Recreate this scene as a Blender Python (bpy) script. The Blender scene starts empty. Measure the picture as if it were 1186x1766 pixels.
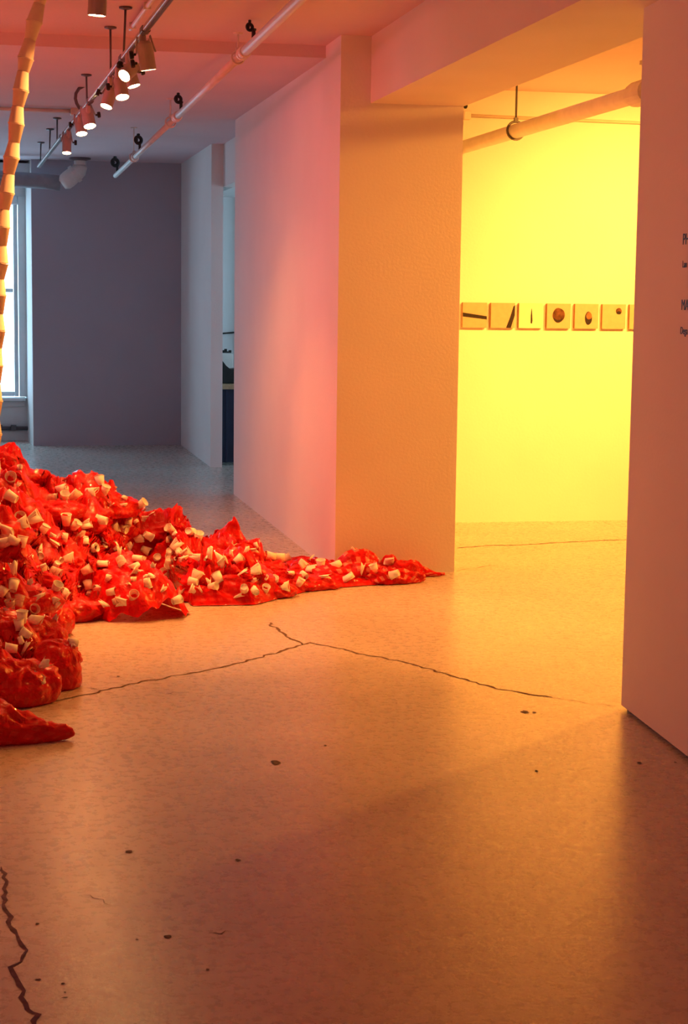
import bpy, bmesh, math, random
import numpy as np
from mathutils import Vector, Matrix
from mathutils.bvhtree import BVHTree

random.seed(7)
S = bpy.context.scene
C = S.collection
PI = math.pi

# ------------------------------------------------------------------ camera
FPX, PITCH, YAW, ROLL, EYE = 3005.7, 6.9897, 11.757, -0.7191, 1.6
_p, _y, _r = (math.radians(a) for a in (PITCH, YAW, ROLL))
FW = np.array([math.sin(_y)*math.cos(_p), math.cos(_y)*math.cos(_p), -math.sin(_p)])
_rt = np.array([math.cos(_y), -math.sin(_y), 0.0]); _up = np.cross(_rt, FW)
RT = math.cos(_r)*_rt - math.sin(_r)*_up
UP = math.sin(_r)*_rt + math.cos(_r)*_up
O = np.array([0.0, 0.0, EYE])
cd = bpy.data.cameras.new('camera'); cam = bpy.data.objects.new('camera', cd); C.objects.link(cam)
cd.sensor_fit = 'VERTICAL'; cd.sensor_height = 36.0; cd.lens = FPX*36.0/1766.0
cd.clip_start = 0.05; cd.clip_end = 200
cam.matrix_world = Matrix(((RT[0], UP[0], -FW[0], 0), (RT[1], UP[1], -FW[1], 0), (RT[2], UP[2], -FW[2], EYE), (0, 0, 0, 1)))
S.camera = cam

# ------------------------------------------------------------------ world, lights, exposure
S.view_settings.view_transform = 'Standard'; S.view_settings.look = 'None'
S.view_settings.gamma = 1.0; S.view_settings.exposure = 0.0
S.view_settings.use_curve_mapping = False
S.cycles.use_denoising = True
S.cycles.max_bounces = 12; S.cycles.diffuse_bounces = 6
S.cycles.sample_clamp_indirect = 6.0
w = bpy.data.worlds.new('daylight_sky'); S.world = w; w.use_nodes = True
wb = w.node_tree.nodes['Background']; wb.inputs[0].default_value = (0.46, 0.76, 1.0, 1); wb.inputs[1].default_value = 6.0
TUNG = (1.0, 0.36, 0.045)      # lamps of the lit room
AMBER = (1.0, 0.32, 0.07)     # track lamps, dimmed
EMBER = (1.0, 0.15, 0.13)

def area(name, loc, target, sx, sy, power, color, portal=False):
    l = bpy.data.lights.new(name, 'AREA'); l.shape = 'RECTANGLE'; l.size = sx; l.size_y = sy; l.energy = power; l.color = color
    if portal: l.cycles.is_portal = True
    o = bpy.data.objects.new(name, l); C.objects.link(o); o.location = loc
    o.rotation_euler = (Vector(target)-Vector(loc)).to_track_quat('-Z', 'Y').to_euler()
    return o
def spot(name, loc, target, power, color, cone, blend=0.6, radius=0.04):
    l = bpy.data.lights.new(name, 'SPOT'); l.energy = power; l.color = color; l.spot_size = math.radians(cone); l.spot_blend = blend; l.shadow_soft_size = radius
    o = bpy.data.objects.new(name, l); C.objects.link(o); o.location = loc
    o.rotation_euler = (Vector(target)-Vector(loc)).to_track_quat('-Z', 'Y').to_euler()
    return o
area('window_daylight', (-0.64, 19.62, 1.55), (-0.64, 0, 1.55), 1.9, 2.05, 1, (1, 1, 1), True)
area('office_daylight', (5.45, 15.6, 1.6), (0, 15.6, 1.6), 1.9, 1.8, 1, (1, 1, 1), True)
# lamps of the lit room on the right, washing its far wall
spot('wall_washer_lamp', (5.3, 9.3, 2.93), (4.85, 12.08, 1.6), 1230, TUNG, 72, 1.0, 0.06)
spot('wall_washer_lamp', (4.35, 9.0, 2.93), (3.9, 12.08, 1.3), 660, TUNG, 80, 1.0, 0.06)
spot('floor_flood_lamp', (5.6, 9.2, 2.9), (3.0, 9.2, 0.2), 1050, TUNG, 110, 0.8, 0.12)
# unseen spot added above the frame beside the beam to side-light the cup column
spot('column_side_light', (2.02, 7.85, 2.97), (0.06, 7.8, 1.95), 620, AMBER, 36, 0.5, 0.03)
# unseen lights added on the left: wall fills, and spots for heap bounce
gl = area('wall_fill_light', (-2.7, 3.2, 2.3), (2.4, 5.2, 1.9), 1.6, 0.6, 10.5, (1.0, 0.17, 0.14)); gl.data.spread = math.radians(100)
gl = area('wall_fill_light', (-2.7, 9.6, 2.5), (2.0, 11.0, 1.5), 1.4, 0.5, 17, (1.0, 0.17, 0.19)); gl.data.spread = math.radians(75)
for lx_, ly_ in ((-1.9, 6.6), (-1.9, 7.9), (-1.7, 9.2)): spot('bounce_fill_spot', (lx_, ly_, 2.85), (-1.8, ly_+.3, 0.3), 440, (1.0, 0.30, 0.07), 56, 0.8, 0.04)

# ------------------------------------------------------------------ pixel to place
def ray(x, y): return (x-593)/FPX*RT - (y-883)/FPX*UP + FW
def onz(x, y, z):
    d = ray(x, y); return O + d*(z-O[2])/d[2]
def ony(x, y, Y):
    d = ray(x, y); return O + d*Y/d[1]
def onx(x, y, X):
    d = ray(x, y); return O + d*X/d[0]

# ------------------------------------------------------------------ materials
def mat(name, col, rough=0.6, spec=0.5, var=0.0, vscale=4.0, bump=0.0, bscale=40.0, metal=0.0, emit=None, estr=0.0):
    m = bpy.data.materials.new(name); m.use_nodes = True; nt = m.node_tree; b = nt.nodes['Principled BSDF']
    b.inputs['Base Color'].default_value = (*col, 1); b.inputs['Roughness'].default_value = rough
    b.inputs['Specular IOR Level'].default_value = spec; b.inputs['Metallic'].default_value = metal
    tc = nt.nodes.new('ShaderNodeTexCoord')
    if var > 0:
        n = nt.nodes.new('ShaderNodeTexNoise'); n.inputs['Scale'].default_value = vscale; n.inputs['Detail'].default_value = 6
        nt.links.new(tc.outputs['Object'], n.inputs['Vector'])
        r = nt.nodes.new('ShaderNodeValToRGB')
        r.color_ramp.elements[0].position = 0.3; r.color_ramp.elements[1].position = 0.7
        r.color_ramp.elements[0].color = (*[c*(1-var) for c in col], 1); r.color_ramp.elements[1].color = (*[min(1, c*(1+var)) for c in col], 1)
        nt.links.new(n.outputs['Fac'], r.inputs['Fac']); nt.links.new(r.outputs['Color'], b.inputs['Base Color'])
    if bump > 0:
        n2 = nt.nodes.new('ShaderNodeTexNoise'); n2.inputs['Scale'].default_value = bscale; n2.inputs['Detail'].default_value = 5
        nt.links.new(tc.outputs['Object'], n2.inputs['Vector'])
        bp = nt.nodes.new('ShaderNodeBump'); bp.inputs['Strength'].default_value = bump; bp.inputs['Distance'].default_value = 0.01
        nt.links.new(n2.outputs['Fac'], bp.inputs['Height']); nt.links.new(bp.outputs['Normal'], b.inputs['Normal'])
    if emit:
        b.inputs['Emission Color'].default_value = (*emit, 1); b.inputs['Emission Strength'].default_value = estr
    return m
M = {}
M['wall'] = mat('painted_plaster', (0.80, 0.78, 0.77), 0.75, 0.3, 0.03, 1.5, 0.12, 60)
M['shaded_wall'] = mat('shaded_white_plaster', (0.44, 0.45, 0.53), 0.8, 0.3, 0.03, 1.5, 0.1, 60)  # white wall's cool shade put into its base colour
M['ceiling'] = mat('bounce_tinted_ceiling', (0.70, 0.58, 0.63), 0.85, 0.2, 0.04, 1.2, 0.15, 40)  # pink tint puts the heap's red bounce light into the paint colour
M['trim'] = mat('painted_wood_trim', (0.62, 0.66, 0.68), 0.5, 0.4, 0.05, 6)
M['grey_pipe'] = mat('grey_pipe_wrap', (0.30, 0.31, 0.35), 0.7, 0.3, 0.1, 10)
M['lamp_metal'] = mat('grey_enamel', (0.42, 0.38, 0.38), 0.4, 0.5, 0.05, 12)
M['white_metal'] = mat('white_enamel', (0.74, 0.72, 0.70), 0.4, 0.5, 0.05, 12)
M['pipe'] = mat('painted_steel_pipe', (0.70, 0.66, 0.64), 0.5, 0.4, 0.08, 8, 0.1, 30)
M['dark_metal'] = mat('dark_steel', (0.10, 0.09, 0.10), 0.45, 0.5, 0.1, 20)
M['black'] = mat('black_plastic', (0.012, 0.014, 0.014), 0.5, 0.4, 0.2, 20)
M['crack'] = mat('dirt_in_crack', (0.12, 0.075, 0.06), 0.95, 0.1, 0.3, 40)
M['blue_crack'] = mat('inky_stain', (0.15, 0.12, 0.19), 0.9, 0.1, 0.3, 40)
M['stain'] = mat('dark_floor_stain', (0.10, 0.07, 0.06), 0.8, 0.2, 0.3, 60)
M['paper'] = mat('white_paper', (0.86, 0.82, 0.76), 0.6, 0.3, 0.03, 40, 0.05, 200)
M['bulb'] = mat('lamp_glow', (1, 0.9, 0.7), 0.4, 0.3, emit=(1.0, 0.62, 0.22), estr=130.0)
M['canvas'] = mat('primed_canvas', (0.46, 0.38, 0.28), 0.7, 0.2, 0.05, 30, 0.1, 300)
M['pale_canvas'] = mat('pale_primed_canvas', (0.80, 0.72, 0.55), 0.7, 0.2, 0.04, 30, 0.1, 300)
M['canvas_edge'] = mat('raw_canvas_edge', (0.45, 0.26, 0.15), 0.8, 0.2, 0.05, 30)
M['umber'] = mat('umber_paint', (0.012, 0.007, 0.010), 0.6, 0.3, 0.3, 60)
M['stone_paint'] = mat('brown_stone_paint', (0.10, 0.045, 0.022), 0.7, 0.2, 0.6, 30)
M['ochre_paint'] = mat('ochre_paint', (0.22, 0.11, 0.05), 0.7, 0.2, 0.3, 50)
M['vinyl'] = mat('dark_vinyl', (0.035, 0.03, 0.06), 0.5, 0.3, 0.1, 60)
M['navy'] = mat('navy_laminate', (0.010, 0.016, 0.045), 0.45, 0.4, 0.15, 8)
M['wood'] = mat('pale_wood', (0.42, 0.28, 0.16), 0.5, 0.4, 0.2, 20)

def floor_material():
    m = mat('sealed_concrete', (0.6, 0.55, 0.48), 0.32, 0.5); nt = m.node_tree; b = nt.nodes['Principled BSDF']
    tc = nt.nodes.new('ShaderNodeTexCoord')
    def noise(s, d, rough=0.6):
        n = nt.nodes.new('ShaderNodeTexNoise'); n.inputs['Scale'].default_value = s; n.inputs['Detail'].default_value = d; n.inputs['Roughness'].default_value = rough
        nt.links.new(tc.outputs['Object'], n.inputs['Vector']); return n
    n1, n2, n3 = noise(0.9, 8, 0.65), noise(24, 7, 0.7), noise(70, 3)
    r = nt.nodes.new('ShaderNodeValToRGB'); e = r.color_ramp.elements
    e[0].position, e[0].color = 0.28, (0.40, 0.36, 0.32, 1); e[1].position, e[1].color = 0.68, (0.57, 0.52, 0.46, 1)
    nt.links.new(n1.outputs['Fac'], r.inputs['Fac'])
    r2 = nt.nodes.new('ShaderNodeValToRGB'); e = r2.color_ramp.elements
    e[0].position, e[0].color = 0.22, (0.70, 0.67, 0.66, 1); e[1].position, e[1].color = 0.62, (1, 1, 1, 1)
    nt.links.new(n2.outputs['Fac'], r2.inputs['Fac'])
    mx = nt.nodes.new('ShaderNodeMix'); mx.data_type = 'RGBA'; mx.blend_type = 'MULTIPLY'; mx.inputs[0].default_value = 0.28
    nt.links.new(r.outputs['Color'], mx.inputs[6]); nt.links.new(r2.outputs['Color'], mx.inputs[7]); nt.links.new(mx.outputs[2], b.inputs['Base Color'])
    mr = nt.nodes.new('ShaderNodeMapRange'); mr.inputs[1].default_value = 0.2; mr.inputs[2].default_value = 0.8; mr.inputs[3].default_value = 0.23; mr.inputs[4].default_value = 0.33
    nt.links.new(n2.outputs['Fac'], mr.inputs[0]); nt.links.new(mr.outputs[0], b.inputs['Roughness'])
    bp = nt.nodes.new('ShaderNodeBump'); bp.inputs['Strength'].default_value = 0.12; bp.inputs['Distance'].default_value = 0.004
    nt.links.new(n3.outputs['Fac'], bp.inputs['Height']); nt.links.new(bp.outputs['Normal'], b.inputs['Normal'])
    return m
M['floor'] = floor_material()

def plastic_material(name, light):
    m = bpy.data.materials.new(name); m.use_nodes = True; nt = m.node_tree; b = nt.nodes['Principled BSDF']
    N = nt.nodes.new; L = nt.links.new
    uv = N('ShaderNodeUVMap'); uv.uv_map = 'sheet'; sp = N('ShaderNodeSeparateXYZ'); L(uv.outputs[0], sp.inputs[0])
    def stripe(out):
        a = N('ShaderNodeMath'); a.operation = 'MULTIPLY'; a.inputs[1].default_value = 1/0.055; L(out, a.inputs[0])
        f = N('ShaderNodeMath'); f.operation = 'FRACT'; L(a.outputs[0], f.inputs[0])
        g = N('ShaderNodeMath'); g.operation = 'GREATER_THAN'; g.inputs[1].default_value = 0.52; L(f.outputs[0], g.inputs[0]); return g
    gx, gy = stripe(sp.outputs[0]), stripe(sp.outputs[1])
    ad = N('ShaderNodeMath'); ad.operation = 'ADD'; L(gx.outputs[0], ad.inputs[0]); L(gy.outputs[0], ad.inputs[1])
    hf = N('ShaderNodeMath'); hf.operation = 'MULTIPLY'; hf.inputs[1].default_value = 0.5; L(ad.outputs[0], hf.inputs[0])
    r = N('ShaderNodeValToRGB'); r.color_ramp.interpolation = 'CONSTANT'; e = r.color_ramp.elements
    e[0].position, e[0].color = 0.0, (0.62, 0.005, 0.007, 1); e[1].position, e[1].color = 0.25, (0.64, 0.009, 0.010, 1)
    k = e.new(0.75); k.color = (*light, 1)
    L(hf.outputs[0], r.inputs['Fac']); L(r.outputs['Color'], b.inputs['Base Color'])
    b.inputs['Roughness'].default_value = 0.12; b.inputs['Specular IOR Level'].default_value = 0.28
    tr = N('ShaderNodeBsdfTranslucent'); L(r.outputs['Color'], tr.inputs['Color'])
    mx = N('ShaderNodeMixShader'); mx.inputs[0].default_value = 0.12; L(b.outputs[0], mx.inputs[1]); L(tr.outputs[0], mx.inputs[2])
    tc = N('ShaderNodeTexCoord'); nz = N('ShaderNodeTexNoise'); nz.inputs['Scale'].default_value = 26; nz.inputs['Detail'].default_value = 4; nz.inputs['Distortion'].default_value = 0.8
    L(tc.outputs['Object'], nz.inputs['Vector'])
    bp = N('ShaderNodeBump'); bp.inputs['Strength'].default_value = 0.55; bp.inputs['Distance'].default_value = 0.02; L(nz.outputs['Fac'], bp.inputs['Height'])
    L(bp.outputs['Normal'], b.inputs['Normal'])
    L(mx.outputs[0], nt.nodes['Material Output'].inputs['Surface'])
    return m
M['plastic'] = plastic_material('red_checked_plastic', (0.68, 0.035, 0.03))
M['gingham'] = plastic_material('red_gingham_plastic', (0.80, 0.22, 0.16))

def clear_material(name, col, alpha, rough):
    m = bpy.data.materials.new(name); m.use_nodes = True; nt = m.node_tree; b = nt.nodes['Principled BSDF']
    b.inputs['Base Color'].default_value = (*col, 1); b.inputs['Roughness'].default_value = rough
    t = nt.nodes.new('ShaderNodeBsdfTransparent'); mx = nt.nodes.new('ShaderNodeMixShader'); mx.inputs[0].default_value = alpha
    nt.links.new(t.outputs[0], mx.inputs[1]); nt.links.new(b.outputs[0], mx.inputs[2]); nt.links.new(mx.outputs[0], nt.nodes['Material Output'].inputs['Surface'])
    return m
M['glass'] = clear_material('window_glass', (0.9, 0.95, 0.95), 0.06, 0.05)
M['clear'] = clear_material('clear_plastic_cup', (0.85, 0.75, 0.68), 0.42, 0.15)

# ------------------------------------------------------------------ mesh helpers
def link(name, me, m, parent=None, smooth=False):
    o = bpy.data.objects.new(name, me); C.objects.link(o)
    if m is not None and not me.materials: me.materials.append(m)
    if smooth: me.polygons.foreach_set('use_smooth', [True]*len(me.polygons))
    if parent: o.parent = parent
    return o
def obj(name, bm, m, parent=None, smooth=False, bevel=0.0):
    if bevel > 0: bmesh.ops.bevel(bm, geom=list(bm.edges), offset=bevel, segments=1, affect='EDGES')
    bmesh.ops.recalc_face_normals(bm, faces=bm.faces)
    me = bpy.data.meshes.new(name); bm.to_mesh(me); bm.free(); return link(name, me, m, parent, smooth)
def tag(o, label, cat, group=None):
    o['label'] = label; o['category'] = cat
    if group: o['group'] = group
    return o
def struct(o): o['kind'] = 'structure'; return o
def empty(name, loc):
    o = bpy.data.objects.new(name, None); C.objects.link(o); o.location = loc; o.empty_display_size = 0.05; return o
def put(o, root):
    """parent o (built in world coordinates) to root without moving it"""
    o.parent = root
    if root.type == 'EMPTY': o.matrix_parent_inverse = Matrix.Translation(Vector(root.location)).inverted()
    return o
def add_box(bm, lo, hi):
    vs = [bm.verts.new((x, y, z)) for x in (lo[0], hi[0]) for y in (lo[1], hi[1]) for z in (lo[2], hi[2])]
    for f in ((0,1,3,2),(4,6,7,5),(0,4,5,1),(2,3,7,6),(0,2,6,4),(1,5,7,3)): bm.faces.new([vs[i] for i in f])
def box(name, lo, hi, m, parent=None, bevel=0.0):
    bm = bmesh.new(); add_box(bm, lo, hi); return obj(name, bm, m, parent, bevel=bevel)
def add_prism(bm, pts, z0, z1):
    a = [bm.verts.new((x, y, z0)) for x, y in pts]; b = [bm.verts.new((x, y, z1)) for x, y in pts]; n = len(pts)
    bm.faces.new(a[::-1]); bm.faces.new(b)
    for i in range(n): bm.faces.new((a[i], a[(i+1) % n], b[(i+1) % n], b[i]))
def frame_of(d):
    d = d.normalized(); a = Vector((0, 0, 1)) if abs(d.z) < 0.9 else Vector((1, 0, 0))
    x = d.cross(a).normalized(); return x, d.cross(x).normalized()
def add_tube(bm, pts, rad, seg=12, caps=True):
    pts = [Vector(p) for p in pts]; n = len(pts); rs = rad if isinstance(rad, (list, tuple)) else [rad]*n; rings = []
    x = None
    for i, p in enumerate(pts):
        d = (pts[min(i+1, n-1)]-pts[max(i-1, 0)]).normalized()
        if x is None: x, y = frame_of(d)
        else:
            x = (x - d*x.dot(d)).normalized(); y = d.cross(x)
        rings.append([bm.verts.new(p + (x*math.cos(t)+y*math.sin(t))*rs[i]) for t in (2*PI*k/seg for k in range(seg))])
    for a, b in zip(rings, rings[1:]):
        for k in range(seg): bm.faces.new((a[k], a[(k+1) % seg], b[(k+1) % seg], b[k]))
    if caps: bm.faces.new(rings[0][::-1]); bm.faces.new(rings[-1])
def tube(name, pts, rad, m, parent=None, seg=12):
    bm = bmesh.new(); add_tube(bm, pts, rad, seg); return obj(name, bm, m, parent, smooth=True)
def add_lathe(bm, prof, base, axis, seg=20, close=False):
    """prof: (radius, distance along axis)"""
    axis = Vector(axis).normalized(); x, y = frame_of(axis); base = Vector(base); rings = []
    for r, h in prof:
        if r < 1e-6: rings.append([bm.verts.new(base+axis*h)])
        else: rings.append([bm.verts.new(base+axis*h+(x*math.cos(t)+y*math.sin(t))*r) for t in (2*PI*k/seg for k in range(seg))])
    for a, b in zip(rings, rings[1:]):
        for k in range(seg):
            k2 = (k+1) % seg
            if len(a) == 1 and len(b) == 1: continue
            if len(a) == 1: bm.faces.new((a[0], b[k2], b[k]))
            elif len(b) == 1: bm.faces.new((a[k], a[k2], b[0]))
            else: bm.faces.new((a[k], a[k2], b[k2], b[k]))
def add_torus(bm, cen, axis, R, r, seg=18, sub=8):
    axis = Vector(axis).normalized(); x, y = frame_of(axis); cen = Vector(cen); rings = []
    for i in range(seg):
        t = 2*PI*i/seg; d = x*math.cos(t)+y*math.sin(t)
        rings.append([bm.verts.new(cen+d*(R+r*math.cos(u))+axis*r*math.sin(u)) for u in (2*PI*k/sub for k in range(sub))])
    for i in range(seg):
        a, b = rings[i], rings[(i+1) % seg]
        for k in range(sub): bm.faces.new((a[k], a[(k+1) % sub], b[(k+1) % sub], b[k]))

# ------------------------------------------------------------------ the room
HN, HF = 3.07, 3.0          # ceiling heights before and after the step
STEP = 10.3
bm = bmesh.new(); add_box(bm, (-3.2, -3.2, -0.2), (8.2, 20.2, 0)); floor = struct(obj('floor', bm, M['floor']))
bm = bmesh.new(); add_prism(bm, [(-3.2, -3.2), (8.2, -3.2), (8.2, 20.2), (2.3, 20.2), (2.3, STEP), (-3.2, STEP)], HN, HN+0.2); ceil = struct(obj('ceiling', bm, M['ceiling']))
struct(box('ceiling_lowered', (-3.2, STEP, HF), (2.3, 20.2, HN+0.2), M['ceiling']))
struct(box('wall_left', (-3.2, -3.2, 0), (-3.0, 20.2, HN), M['wall']))
struct(box('wall_near', (-3.0, -3.2, 0), (8.0, -3.0, HN), M['wall']))
struct(box('wall_outer_right', (8.0, -3.2, 0), (8.2, 12.28, HN), M['wall']))
# long wall of the gallery up to its square end beside the lit room
bm = bmesh.new(); add_prism(bm, [(2.0, 9.85), (2.72, 9.85), (2.72, 12.08), (2.3, 12.08), (2.3, 14.05), (2.0, 14.05)], 0, HN+0.05); struct(obj('wall_middle', bm, M['wall']))
struct(box('wall_middle_header', (2.21, 14.05, 2.61), (2.30, 16.3, HF+0.02), M['wall']))
# squared end of the partition and the back wall behind it
struct(box('wall_partition', (2.1, 16.3, 0), (2.21, 19.4, HF+0.02), M['wall']))
bm = bmesh.new(); add_box(bm, (0.53, 18.8, 0), (2.1, 18.95, HF+0.02)); bw = obj('wall_back', bm, M['shaded_wall']); struct(bw)
bm = bmesh.new(); add_prism(bm, [(0.525, 18.803), (0.60, 18.803), (0.60, 19.75), (0.46, 19.75)], 0, HF+0.02); struct(obj('wall_back_return', bm, M['wall']))
# the lit room
struct(box('wall_yellow_room', (2.72, 12.08, 0), (8.0, 12.28, HN), M['wall']))
struct(box('wall_right_room_near', (2.75, 3.4, 0), (8.0, 3.55, HN), M['wall']))
# beam over the opening
struct(box('ceiling_beam', (2.175, -3.0, 2.70), (2.72, 9.85, HN+0.02), M['wall']))
# the right wall, a little off square, over a black strip put in for the gap's shade
rd = np.array([2.412-2.46, 5.61-6.39]); rd /= np.linalg.norm(rd); rn = np.array([rd[1], -rd[0]])
P0 = np.array([2.46, 6.39]); P1 = P0+rd*9.3; thick = np.array([0.24, 0.0])
def wallpoly(a, b, off): return [tuple(a), tuple(a+off), tuple(b+off), tuple(b)]
bm = bmesh.new(); add_prism(bm, wallpoly(P0, P1, thick), 0.016, HN); struct(obj('wall_right', bm, M['wall']))
ins = np.array([0.02, -0.012]); bm = bmesh.new(); add_prism(bm, [tuple(P0+ins), tuple(P0+thick+np.array([-.02, -.012])), tuple(P1+thick-np.array([.02, 0])), tuple(P1+np.array([.02, 0]))], 0, 0.02); struct(obj('wall_gap_shade', bm, M['black']))

# window bay ---------------------------------------------------------------
WY = 19.46
def wz(y, x=20, Y=WY): return float(ony(x, y, Y)[2])
def wx(x, y=500, Y=WY): return float(ony(x, y, Y)[0])
zs, zt = wz(684), wz(338)
gx = wx(23)            # right edge of the glass
bm = bmesh.new()
add_box(bm, (-3.0, WY, 0), (0.6, WY+0.3, zs-0.02)); add_box(bm, (-3.0, WY, zt), (0.6, WY+0.3, HF))
add_box(bm, (wx(48), WY, zs-0.02), (0.6, WY+0.3, zt)); add_box(bm, (-3.0, WY, zs-0.02), (-1.75, WY+0.3, zt))
struct(obj('wall_window', bm, M['trim']))
win = empty('window_1', (gx-0.9, WY, zs)); struct(win)
fr = bmesh.new()
add_box(fr, (wx(32), WY-0.03, zs), (wx(47), WY+0.12, zt)); add_box(fr, (gx+0.005, WY+0.05, zs), (wx(31), WY+0.16, zt))
add_box(fr, (-1.75, WY-0.03, zs), (-1.62, WY+0.12, zt)); add_box(fr, (-1.62, WY-0.02, zt-0.09), (wx(32), WY+0.12, zt))
put(obj('window_frame', fr, M['trim'], bevel=0.004), win)
sa = bmesh.new()
for a, b in (((-1.62, WY+.08, zs), (gx+.004, WY+.13, zs+.05)), ((-1.62, WY+.08, 1.62), (gx, WY+.13, 1.66)), ((-1.62, WY+.08, zs+.05), (-1.57, WY+.13, zt-.09)), ((-.70, WY+.08, zs+.05), (-.66, WY+.13, zt-.09))): add_box(sa, a, b)
sash = put(obj('window_sash', sa, M['trim'], bevel=0.003), win)
put(box('window_pane', (-1.60, WY+.10, zs+.02), (gx, WY+.106, zt-.05), M['glass']), sash)
put(box('window_sill', (-1.75, WY-.10, zs-.045), (wx(42), WY+.07, zs-.008), M['trim'], bevel=0.006), win)
put(box('window_apron', (-1.72, WY-.025, wz(701)), (wx(41), WY, zs-.05), M['trim'], bevel=0.004), win)
struct(box('baseboard_window', (-3.0, WY-.03, 0), (0.525, WY, wz(743)), M['trim'], bevel=0.004))
rl = wz(738)
hp = empty('heating_pipe', (-1.2, WY-.06, rl)); put(tube('pipe', [(-3.0, WY-.06, rl), (0.50, WY-.06, rl)], 0.022, M['dark_metal']), hp)
for x in (-1.0, -0.2, 0.18, 0.33): put(box('bracket', (x-.03, WY-.09, rl-.02), (x+.03, WY-.002, rl+.035), M['dark_metal'], bevel=.004), hp)
tag(hp, 'dark heating pipe running low along the wall under the window', 'pipe')
struct(box('trim_2', (-3.0, 18.95, 2.80), (0.525, WY, 2.97), M['trim']))

# floor marks --------------------------------------------------------------
def ribbon(name, px, wmin, wmax, m, seed, jig=0.012, z=0.0012):
    rnd = random.Random(seed); pts = [onz(x, y, 0)[:2] for x, y in px]; fine = []
    for a, b in zip(pts, pts[1:]):
        n = max(2, int(np.linalg.norm(b-a)/0.03)); d = (b-a)/np.linalg.norm(b-a); nn = np.array([-d[1], d[0]])
        for i in range(n): fine.append(a+(b-a)*i/n+nn*rnd.uniform(-jig, jig))
    fine.append(pts[-1]); bm = bmesh.new(); prev = None; N = len(fine)
    for i, p in enumerate(fine):
        d = fine[min(i+1, N-1)]-fine[max(i-1, 0)]; d /= np.linalg.norm(d)+1e-9; nn = np.array([-d[1], d[0]])
        ww = rnd.uniform(wmin, wmax)*(0.35 if i in (0, N-1) else 1)
        a = bm.verts.new((*(p+nn*ww/2), z)); b = bm.verts.new((*(p-nn*ww/2), z))
        if prev: bm.faces.new((prev[0], prev[1], b, a))
        prev = (a, b)
    o = obj(name, bm, m, floor); o.data.name = name; return o
ribbon('floor_crack', [(70,1214), (145,1199), (225,1180), (300,1166), (370,1153), (445,1135), (500,1119), (522,1112)], .006, .016, M['crack'], 1)
ribbon('floor_crack', [(462,1074), (486,1091), (505,1104), (522,1112), (536,1108), (575,1116), (620,1127), (690,1141), (745,1156), (800,1172), (855,1188), (905,1196), (952,1203)], .006, .017, M['crack'], 2)
ribbon('floor_crack', [(952,1203), (1010,1212), (1068,1219)], .002, .004, M['crack'], 3)
ribbon('floor_crack', [(787,945), (850,940.5), (900,940), (960,936), (1040,932), (1086,931)], .008, .020, M['crack'], 4, .006)
ribbon('floor_crack', [(787,985), (815,980), (860,974)], .002, .006, M['crack'], 5)
ribbon('floor_crack', [(145,1186), (165,1189), (176,1191)], .003, .006, M['crack'], 6)
ribbon('floor_stain', [(4,1495), (12,1520), (10,1560), (18,1590), (24,1612), (38,1630), (44,1650), (20,1668), (34,1690), (40,1720), (46,1742), (66,1750), (60,1772)], .005, .016, M['blue_crack'], 7, .008)
ribbon('floor_crack', [(138,1544), (165,1548), (186,1557), (191,1562)], .002, .004, M['crack'], 8)
ribbon('floor_crack', [(360,1608), (380,1609), (400,1607)], .003, .006, M['crack'], 9)
ribbon('floor_crack', [(285,1198), (300,1194), (318,1195)], .003, .005, M['crack'], 10)
def blob(px, rx, ry, m=None, seed=0, z=.0014):
    rnd = random.Random(seed); c = onz(*px, 0); bm = bmesh.new()
    vs = [bm.verts.new((c[0]+rx*math.cos(t)*rnd.uniform(.6, 1.2), c[1]+ry*math.sin(t)*rnd.uniform(.6, 1.2), z)) for t in (2*PI*k/12 for k in range(12))]
    bm.faces.new(vs); o = obj('floor_stain', bm, m or M['stain'], floor); return o
for i, (p, rx, ry) in enumerate([((475,1315), .016, .03), ((905,1228), .016, .025), ((921,1229), .008, .012), ((561,1286), .006, .01), ((683,1213), .004, .008), ((289,1616), .010, .012), ((236,1621), .004, .006), ((108,1697), .006, .006), ((112,1712), .004, .005), ((112,1721), .009, .004), ((66,1690), .007, .006), ((64,1594), .006, .008), ((410,1484), .009, .012), ((222,1469), .012, .014), ((358,1673), .005, .008), ((204,1167), .008, .015), ((925,1330), .006, .012), ((1102,1316), .008, .016), ((1164,1315), .005, .008)]): blob(p, rx, ry, seed=i)

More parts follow.
